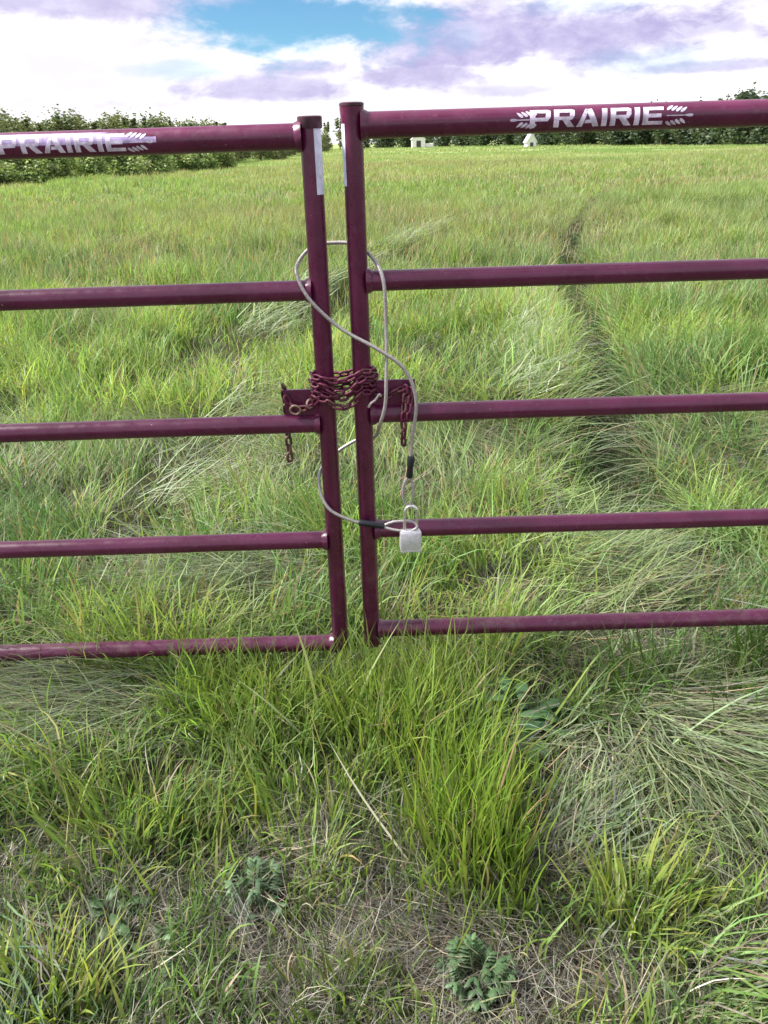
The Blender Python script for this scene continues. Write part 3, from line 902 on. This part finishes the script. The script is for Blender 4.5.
# pale tape on the facing sides of the two end posts
def strip(x, a0, a1, z0, z1, g):
    bm = bmesh.new(); R = R_POST + .0006; n = 10
    rows = [[bm.verts.new((x + R * math.sin(a0 + (a1 - a0) * k / n), Y0 - R * math.cos(a0 + (a1 - a0) * k / n), z)) for k in range(n + 1)] for z in (z0, z1)]
    for k in range(n): bm.faces.new((rows[0][k], rows[0][k + 1], rows[1][k + 1], rows[1][k]))
    hook(from_bm('reflective_strip', bm, M_STRIP, g), g)
strip(XL, rad(22), rad(105), 1.352, 1.482, gl)
strip(XR, rad(-118), rad(-44), 1.367, 1.488, gr)

# chain plates welded to the posts above the third rails
def plate(x0, x1, z0, z1, slots, g, yoff=0.0):
    bm = bmesh.new()
    add_box(bm, ((x0 + x1) / 2, Y0 + yoff, (z0 + z1) / 2), (x1 - x0, .007, z1 - z0), .0012)
    o = from_bm('chain_plate', bm, M_PAINT, g, smooth=False); hook(o, g)
    for sx, sz, w_, h_ in slots:
        bm = bmesh.new(); add_box(bm, (sx, Y0 + yoff - .0036, sz), (w_, .002, h_), .0004)
        q = from_bm('slot', bm, M_DARK, o, smooth=False)
    return o
plate(-.236, XL - R_POST * .7, ZL[2] + R_RAIL - .006, .914, [(-.225, .897, .009, .022)], gl)
plate(XR + R_POST * .7, .084, ZR[2] + R_RAIL - .006, .932, [(.070, .915, .012, .018)], gr)

# ------------------------------------------------------------------ the chain, link by link
def link_shape(name, L, Wd, r, m):
    bm = bmesh.new(); P = []
    hw = Wd / 2 - r; hl = L / 2 - r - hw
    for k in range(9): a = -math.pi / 2 + math.pi * k / 8; P.append((hl + hw * math.cos(a), hw * math.sin(a), 0))
    for k in range(9): a = math.pi / 2 + math.pi * k / 8; P.append((-hl + hw * math.cos(a), hw * math.sin(a), 0))
    add_tube(bm, P, r, 8, closed=True)
    me = bpy.data.meshes.new(name); bmesh.ops.recalc_face_normals(bm, faces=bm.faces); bm.to_mesh(me); bm.free()
    me.polygons.foreach_set('use_smooth', [True] * len(me.polygons)); me.materials.append(m)
    return me
PITCH = .0215
LINK = link_shape('link', .0295, .0188, .0034, M_CHAIN)
LINK_D = link_shape('link', .0305, .0200, .0037, M_CHAIN_DARK)
def chain_along(root, pts, me, up, roll0=0.0, jit_=.25):
    pts = [Vector(p) for p in pts]
    seg = [(b - a).length for a, b in zip(pts[:-1], pts[1:])]; tot = sum(seg)
    n = max(2, round(tot / PITCH)); st = tot / n
    def at(s):
        for a, b, l in zip(pts[:-1], pts[1:], seg):
            if s <= l: return a.lerp(b, s / max(l, 1e-9))
            s -= l
        return pts[-1]
    for i in range(n):
        c = at((i + .5) * st); T = (at(min(tot, (i + .9) * st)) - at(max(0, (i + .1) * st))).normalized()
        U = up(c); U = (U - T * U.dot(T)).normalized(); B = T.cross(U)
        a = roll0 + (math.pi / 4 if i % 2 else -math.pi / 4) + random.uniform(-jit_, jit_)
        X = T; Yv = U * math.cos(a) + B * math.sin(a); Z = X.cross(Yv)
        o = bpy.data.objects.new('link', me); COL.objects.link(o); o.parent = root
        M = Matrix((X, Yv, Z)).transposed().to_4x4(); M.translation = c - root.location
        o.matrix_local = M
ch = empty('chain', ((XL + XR) / 2, Y0, .91))
tag(ch, 'maroon chain wound round both end posts, its ends hanging from the chain plates', 'chain')
RC = R_POST + .0085
pts = []
LOOPS = 4
zl = [.955, .938, .917, .905]; zr_ = [.962, .945, .930, .912]; sag = [.014, .026, .020, .030]
for i in range(LOOPS):
    rr_ = RC + (.004 if i % 2 else 0)
    for k in range(5):                                   # round the left post: back to front
        a = math.pi / 2 + math.pi * k / 4
        pts.append((XL + rr_ * math.cos(a), Y0 + rr_ * math.sin(a), zl[i] - .002 * k))
    for k in range(1, 4):                                # across the gap in front, sagging
        t = k / 4
        pts.append((XL + (XR - XL) * t, Y0 - rr_, (zl[i] - .008) * (1 - t) + zr_[i] * t - sag[i] * math.sin(math.pi * t)))
    for k in range(5):
        a = -math.pi / 2 + math.pi * k / 4
        pts.append((XR + rr_ * math.cos(a), Y0 + rr_ * math.sin(a), zr_[i] - .002 * k))
    if i < LOOPS - 1:
        for k in range(1, 3):
            t = k / 3
            pts.append((XR + (XL - XR) * t, Y0 + rr_, (zr_[i] - .008) * (1 - t) + zl[i + 1] * t - .005))
def outward(c):
    xx = min(max(c.x, XL), XR)
    v = Vector((c.x - xx, c.y - Y0, 0.0))
    return v.normalized() if v.length > 1e-6 else Vector((0, -1, 0))
chain_along(ch, pts, LINK, outward)
# the left end: along the plate, over its top edge and down behind the rail
front = lambda c: Vector((0, -1, .1))
chain_along(ch, [(-.150, Y0 - .0300, .900), (-.172, Y0 - .020, .874), (-.200, Y0 - .0125, .868), (-.222, Y0 - .0125, .880), (-.232, Y0 - .0125, .902)], LINK, front)
chain_along(ch, [(-.236, Y0 + .004, .925), (-.237, Y0 + .020, .905), (-.237, Y0 + .032, .86), (-.238, Y0 + .032, .82), (-.239, Y0 + .032, .715)], LINK_D, lambda c: Vector((0, -1, 0)))
# the right end: from the post to the plate slot, two strands hanging over the rail
chain_along(ch, [(-.013, Y0 - .020, .900), (.012, Y0 - .0125, .893), (.040, Y0 - .0125, .908), (.060, Y0 - .0125, .915)], LINK, front)
chain_along(ch, [(.060, Y0 - .016, .922), (.058, Y0 - .022, .890), (.054, Y0 - .0345, .855), (.054, Y0 - .034, .800), (.053, Y0 - .028, .772)], LINK, lambda c: Vector((0, -1, 0)))
chain_along(ch, [(.072, Y0 - .016, .915), (.071, Y0 - .022, .890), (.066, Y0 - .0345, .860), (.066, Y0 - .034, .838)], LINK, lambda c: Vector((0, -1, 0)))
def ring_part(name, c, R, r, m, rot):
    bm = bmesh.new(); P = [rot @ Vector((R * math.cos(a), 0, R * math.sin(a))) for a in [2 * math.pi * k / 20 for k in range(20)]]
    add_tube(bm, [p + Vector(c) - ch.location for p in P], r, 8, closed=True)
    from_bm(name, bm, m, ch)
ring_part('ring', (-.209, Y0 - .021, .869), .0125, .0026, M_BRASS, Matrix.Rotation(.3, 3, 'X'))
ring_part('ring', (-.172, Y0 - .028, .886), .0105, .0026, M_BRASS, Matrix.Rotation(.9, 3, 'Z'))
bm = bmesh.new()
add_tube(bm, [Vector(p) - ch.location for p in catmull([(-.030, Y0 - .037, .876), (-.024, Y0 - .039, .886), (-.014, Y0 - .036, .893), (-.004, Y0 - .032, .905), (.000, Y0 - .028, .900)], 5)], .0034, 10)
from_bm('snap_hook', bm, simple('snap_hook_steel', (.62, .55, .52), .35, .6), ch)

# ------------------------------------------------------------------ the cable and its padlock
CAB = [(.068, 1.775, .72), (.074, 1.775, .792), (.084, 1.766, .895), (.059, 1.768, .968), (.001, 1.770, 1.016), (-.089, 1.785, 1.067), (-.155, 1.79, 1.132), (-.182, 1.805, 1.185),
       (-.178, 1.835, 1.211), (-.148, 1.862, 1.238), (-.107, 1.868, 1.245), (-.056, 1.862, 1.242), (-.015, 1.83, 1.221), (.013, 1.785, 1.172), (.017, 1.785, 1.06), (.014, 1.766, .946),
       (.010, 1.768, .884), (-.004, 1.785, .830), (-.016, 1.845, .780), (-.051, 1.864, .769), (-.093, 1.866, .747), (-.125, 1.862, .725), (-.160, 1.830, .696), (-.163, 1.808, .649), (-.139, 1.788, .603),
       (-.088, 1.785, .573), (-.05, 1.788, .56), (-.006, 1.785, .553)]
EYE1 = [(-.006, 1.785, .553), (.028, 1.781, .567), (.072, 1.775, .568), (.084, 1.768, .555), (.061, 1.768, .545), (.019, 1.776, .547), (-.006, 1.785, .553)]
EYE2 = [(.065, 1.775, .696), (.053, 1.775, .675), (.050, 1.777, .635), (.060, 1.777, .612), (.071, 1.777, .622), (.076, 1.775, .66), (.07, 1.775, .69)]
cb = empty('security_cable', (0, Y0, .9))
off = cb.location
bm = bmesh.new(); add_tube(bm, [Vector(p) - off for p in catmull(CAB, 8)], .0043, 12)
from_bm('cable', bm, M_CABLE, cb)
for e in (EYE1, EYE2):
    bm = bmesh.new(); add_tube(bm, [Vector(p) - off for p in catmull(e, 8)], .0036, 10)
    from_bm('end_loop', bm, M_CABLE, cb)
for a, b in (((.0715, 1.7755, .750), (.066, 1.7755, .692)), ((-.066, 1.7865, .565), (.000, 1.7850, .553))):
    bm = bmesh.new(); a, b = Vector(a) - off, Vector(b) - off
    add_tube(bm, [a, a.lerp(b, .05), a.lerp(b, .48), a.lerp(b, .52), a.lerp(b, .95), b], [.0072, .0086, .0086, .0078, .0086, .0070], 16)
    from_bm('crimp_sleeve', bm, M_SLEEVE, cb)
tag(cb, 'grey coated security cable looped round both gate posts with black end sleeves', 'cable')

pk = empty('padlock', (.0665, 1.768, .517))
bm = bmesh.new()
add_box(bm, (0, 0, .002), (.0575, .027, .057), .0055)
add_box(bm, (0, 0, -.0285), (.0535, .0235, .0075), .0022)
add_box(bm, (0, 0, .0305), (.0500, .0215, .0050), .0020)
for sx in (-1, 1):
    for sy in (-1, 1): add_tube(bm, [(sx * .021, sy * .0085, -.0335), (sx * .021, sy * .0085, -.0310)], .0032, 10)
body = from_bm('body', bm, M_LOCK, pk)
bm = bmesh.new()
hw = .0165
sh = [(-hw, 0, .025), (-hw, 0, .088)] + [(-hw * math.cos(a), 0, +.088 + .019 * math.sin(a)) for a in [math.pi * k / 10 for k in range(1, 10)]] + [(hw, 0, .088), (hw, 0, .025)]
add_tube(bm, sh, .0043, 12)
from_bm('shackle', bm, M_CHROME, pk)
bm = bmesh.new(); add_tube(bm, [(0, 0, -.0325), (0, 0, -.0312)], .0075, 16)
from_bm('keyway', bm, M_DARK, body)
pk.scale = (.96, .96, .90)
pk.rotation_euler = (rad(-4), rad(2), rad(6))
tag(pk, 'worn silver padlock with a long shackle hanging from the cable ends', 'padlock')

# ------------------------------------------------------------------ trees and bushes round the field
def crown_mesh(seed, H, Wd, nl, leaf, cols, lobes=9, low=.05):
    """many leaf-sized faces gathered in clumps through the volume of the crown"""
    r = np.random.default_rng(seed)
    C = []; 
    for i in range(lobes):
        a = r.uniform(0, 6.28); q = r.uniform(0, 1) ** .6
        z = r.uniform(low + .12, .93)
        wid = np.sin(np.pi * (low + .1 + z * .82)) * .55 + .2
        C.append((q * wid * Wd * .5 * np.cos(a), q * wid * Wd * .5 * np.sin(a), z * H, r.uniform(.16, .30) * min(Wd, H), r.integers(len(cols)), r.uniform(.8, 1.3)))
    V = []; F = []; K = []
    nsp = 4 if H < 4.5 else 3                            # a few shoots that stand out of the top
    for i in range(nsp):
        a = r.uniform(0, 6.28); q = r.uniform(.05, .42) * Wd
        for z in (.80, .90, 1.0, 1.08): C.append((q * np.cos(a), q * np.sin(a), z * H * (.86 + .02 * i), .045 * H * (1.5 - z), r.integers(len(cols)), 1))
    sp = r.random((nl, 8))
    for i in range(nl):
        cx, cy, cz, cr, ci, br = C[int(sp[i, 0] * len(C))]
        d = r.normal(0, 1, 3); d /= np.linalg.norm(d) + 1e-9
        p = np.array((cx, cy, cz)) + d * cr * (.25 + .95 * sp[i, 1] ** .6) * np.array((1, 1, .85 + .5 * (sp[i, 2] > .9)))
        if p[2] < .03: p[2] = .03 + .1 * sp[i, 3]
        n = r.normal(0, 1, 3); n /= np.linalg.norm(n); u = np.cross(n, (0, 0, 1.)); u /= np.linalg.norm(u) + 1e-9; v = np.cross(n, u)
        s = leaf * (.5 + sp[i, 4])
        b = len(V)
        V += [p - u * s, p - v * s * .55, p + u * s, p + v * s * .55]; F.append((b, b + 1, b + 2, b + 3))
        c = np.array(cols[ci]) * (.75 + .5 * sp[i, 5]); K += [c] * 4
    me = bpy.data.meshes.new('crown')
    me.from_pydata([tuple(q) for q in V], [], F)
    a = me.color_attributes.new('blade', 'FLOAT_COLOR', 'POINT')
    a.data.foreach_set('color', np.concatenate([np.array(K), np.ones((len(K), 1))], 1).astype(np.float32).ravel())
    me.materials.append(M_FOLIAGE)
    return me
def trunk_mesh(seed, H, Wd, stems):
    r = random.Random(seed); bm = bmesh.new()
    for i in range(stems):
        a = r.uniform(0, 6.28); sp = Wd * .28 * (i > 0)
        top = Vector((math.cos(a) * sp + r.uniform(-.1, .1), math.sin(a) * sp, H * r.uniform(.72, .9)))
        P = catmull([Vector((r.uniform(-.05, .05), r.uniform(-.05, .05), -.1)), Vector((top.x * .3, top.y * .3, H * .3)), Vector((top.x * .75, top.y * .75, H * .6)), top], 4)
        R0 = .018 * H + .02
        add_tube(bm, P, [R0 * (1 - .85 * k / (len(P) - 1)) for k in range(len(P))], 7)
        for k in range(3):
            q = Vector(P[4 + 2 * k]); b = r.uniform(0, 6.28); e = q + Vector((math.cos(b) * Wd * .28, math.sin(b) * Wd * .28, H * .16))
            add_tube(bm, [q, q.lerp(e, .5) + Vector((0, 0, .04 * H)), e], [R0 * .45, R0 * .3, R0 * .1], 6)
    bmesh.ops.recalc_face_normals(bm, faces=bm.faces)
    me = bpy.data.meshes.new('trunk'); bm.to_mesh(me); bm.free(); me.materials.append(M_BARK)
    return me
WILLOW = [(.20, .28, .10), (.25, .31, .13), (.15, .22, .08)]
DARK = [(.050, .078, .046), (.065, .095, .050), (.078, .105, .055), (.045, .070, .050)]
OLIVE = [(.14, .165, .075), (.17, .185, .09), (.11, .145, .068)]
KIND = {}
def kind(key, H, Wd, nl, leaf, cols, lobes, stems, variants):
    KIND[key] = [(crown_mesh(hash(key) % 1000 + i if False else 100 * len(KIND) + i, H, Wd, nl, leaf, cols, lobes), trunk_mesh(50 * len(KIND) + i, H, Wd, stems)) for i in range(variants)]
kind('willow', 2.1, 3.6, 6500, .095, WILLOW, 26, 4, 3)
kind('bush', 3.9, 4.6, 7000, .115, OLIVE, 30, 4, 3)
kind('hedge', 5.0, 6.0, 3200, .24, DARK, 20, 3, 4)
kind('poplar', 6.0, 2.6, 900, .20, OLIVE, 12, 1, 2)
NAME = {'willow': 'willow_bush', 'bush': 'bush', 'hedge': 'hedgerow_tree', 'poplar': 'poplar_tree'}
def plant(key, x, y, sc, label, cat, group, i, sz=1.0):
    c, t = KIND[key][i % len(KIND[key])]
    h = float(height(np.array([x]), np.array([y]))[0])
    rt = empty(NAME[key], (x, y, h - .05))
    rt.rotation_euler = (0, 0, random.uniform(0, 6.28)); rt.scale = (sc, sc, sc * sz)
    link_mesh('crown', c, None, rt); link_mesh('trunk', t, None, rt)
    tag(rt, label, cat, group)
k = 0
for x in np.linspace(-28, -10.5, 20):
    y = 42 + (x + 19) * .9 + random.uniform(-1.5, 1.5) if x < -12 else 52 + random.uniform(-2, 2)
    y = 40 + max(0, x + 17) * 3.0 + random.uniform(-1.5, 1.5)
    plant('willow', x, y, random.uniform(.62, .95), 'low light green willow bush in the front row at the left edge of the field', 'bush', 'willow bushes at the left edge of the field', k); k += 1
for x in np.linspace(-38, -14.5, 34):
    y = 60 + max(0, x + 24) * 2.2 + random.uniform(-3, 3)
    plant('bush', x, y, random.uniform(.80, .96), 'olive green bush standing behind the low willow row on the left', 'bush', 'taller bushes behind the willows', k, random.uniform(.9, 1.12)); k += 1
for x, y in [(-23, 96), (-20.5, 100), (-18, 97), (-15.5, 104), (-13, 110), (-12, 128), (-10.5, 140), (-9.0, 150), (-14.6, 90), (-12.4, 93), (-11.0, 97), (-12.6, 104), (-11.6, 116), (-13.4, 122), (-14.8, 116)]:
    plant('bush', x, y, random.uniform(.75, .95), 'distant bush in the line seen under the top rail of the left gate', 'bush', 'far bushes at the left of the field', k, .85); k += 1
for x, y, s in [(-9.8, 185, .95), (-7.6, 192, 1.1), (-4.6, 205, .75)]:
    plant('poplar', x, y, s, {0: 'slim far tree just left of the gap between the gate posts', 1: 'tallest slim far tree seen between the two gate posts', 2: 'short far tree seen behind the right gate post'}[k % 1 if False else [(-9.8), (-7.6), (-4.6)].index(x)], 'tree', 'slim far trees between the posts', k); k += 1
HEDGE = [(-2.2, 215), (2.8, 209), (7.5, 204), (12, 198), (16.1, 192), (20.1, 187), (23.7, 181), (27.1, 175), (30.2, 170), (33.1, 164), (35.7, 158), (38, 153), (40.1, 147), (41.9, 141),
         (43.5, 136), (44.7, 130), (45.7, 125), (46.5, 119), (47, 113), (47.2, 108), (47.1, 102), (46.8, 96), (46.2, 91), (48.5, 86), (50, 80)]
for i, (x, y) in enumerate(HEDGE):
    plant('hedge', x + random.uniform(-.8, .8), y, random.uniform(.9, 1.08) * (.9 if y < 112 else 1), 'dark green tree in the hedgerow across the far side of the field', 'tree', 'hedgerow trees across the far side', i, random.uniform(.9, 1.1))
    plant('hedge', x + 4 + random.uniform(-1, 1), y + 7, random.uniform(1.0, 1.15), 'dark green tree in the hedgerow across the far side of the field', 'tree', 'hedgerow trees across the far side', i + 2, random.uniform(.9, 1.15))

# ------------------------------------------------------------------ two small white buildings at the far side of the field
M_WHITE = simple('white_siding', (.80, .80, .80), .6, 0, .06, 3)
M_ROOF = simple('pale_metal_roof', (.62, .62, .66), .5, 0, .08, 3)
M_DOOR = simple('dark_door', (.05, .05, .06), .6)
def shed(label, x, y, Wd, Dp, Hw, Hr, lean=False):
    rt = empty('shed', (x, y, float(height(np.array([x]), np.array([y]))[0]) - .1))
    bm = bmesh.new(); q = [(-Wd / 2, 0), (Wd / 2, 0), (Wd / 2, Hw), (0, Hr), (-Wd / 2, Hw)]
    A = [bm.verts.new((a, -Dp / 2, b)) for a, b in q]; B = [bm.verts.new((a, Dp / 2, b)) for a, b in q]
    bm.faces.new(A); bm.faces.new(B[::-1])
    for i in range(5): bm.faces.new((A[i], A[(i + 1) % 5], B[(i + 1) % 5], B[i]))
    from_bm('wall', bm, M_WHITE, rt, smooth=False)
    bm = bmesh.new()
    for s in (-1, 1):
        L = math.hypot(Wd / 2 + .25, (Hr - Hw) * (1 + .5 / Wd)); a = math.atan2(Hr - Hw, Wd / 2)
        add_box(bm, (s * (Wd / 4 + .06), 0, (Hw + Hr) / 2 + .02), (L, Dp + .4, .10), 0, Matrix.Rotation(s * a, 3, 'Y'))
    from_bm('roof', bm, M_ROOF, rt, smooth=False)
    bm = bmesh.new(); add_box(bm, (0, -Dp / 2 - .03, Hw * .42), (Wd * .34, .06, Hw * .84))
    from_bm('door', bm, M_DOOR, rt, smooth=False)
    if lean:
        bm = bmesh.new(); add_box(bm, (Wd / 2 + .85, 0, .55), (1.6, Dp * .8, 1.1), .05)
        from_bm('side_annex', bm, M_WHITE, rt, smooth=False)
    tag(rt, label, 'shed')
shed('larger far white gabled building with a dark doorway and a low side annex', 9.0, 172, 2.6, 4, 1.9, 2.9, True)
shed('smaller far white gabled hut in front of the dark hedgerow', 27.6, 150, 1.6, 3, .8, 2.1)
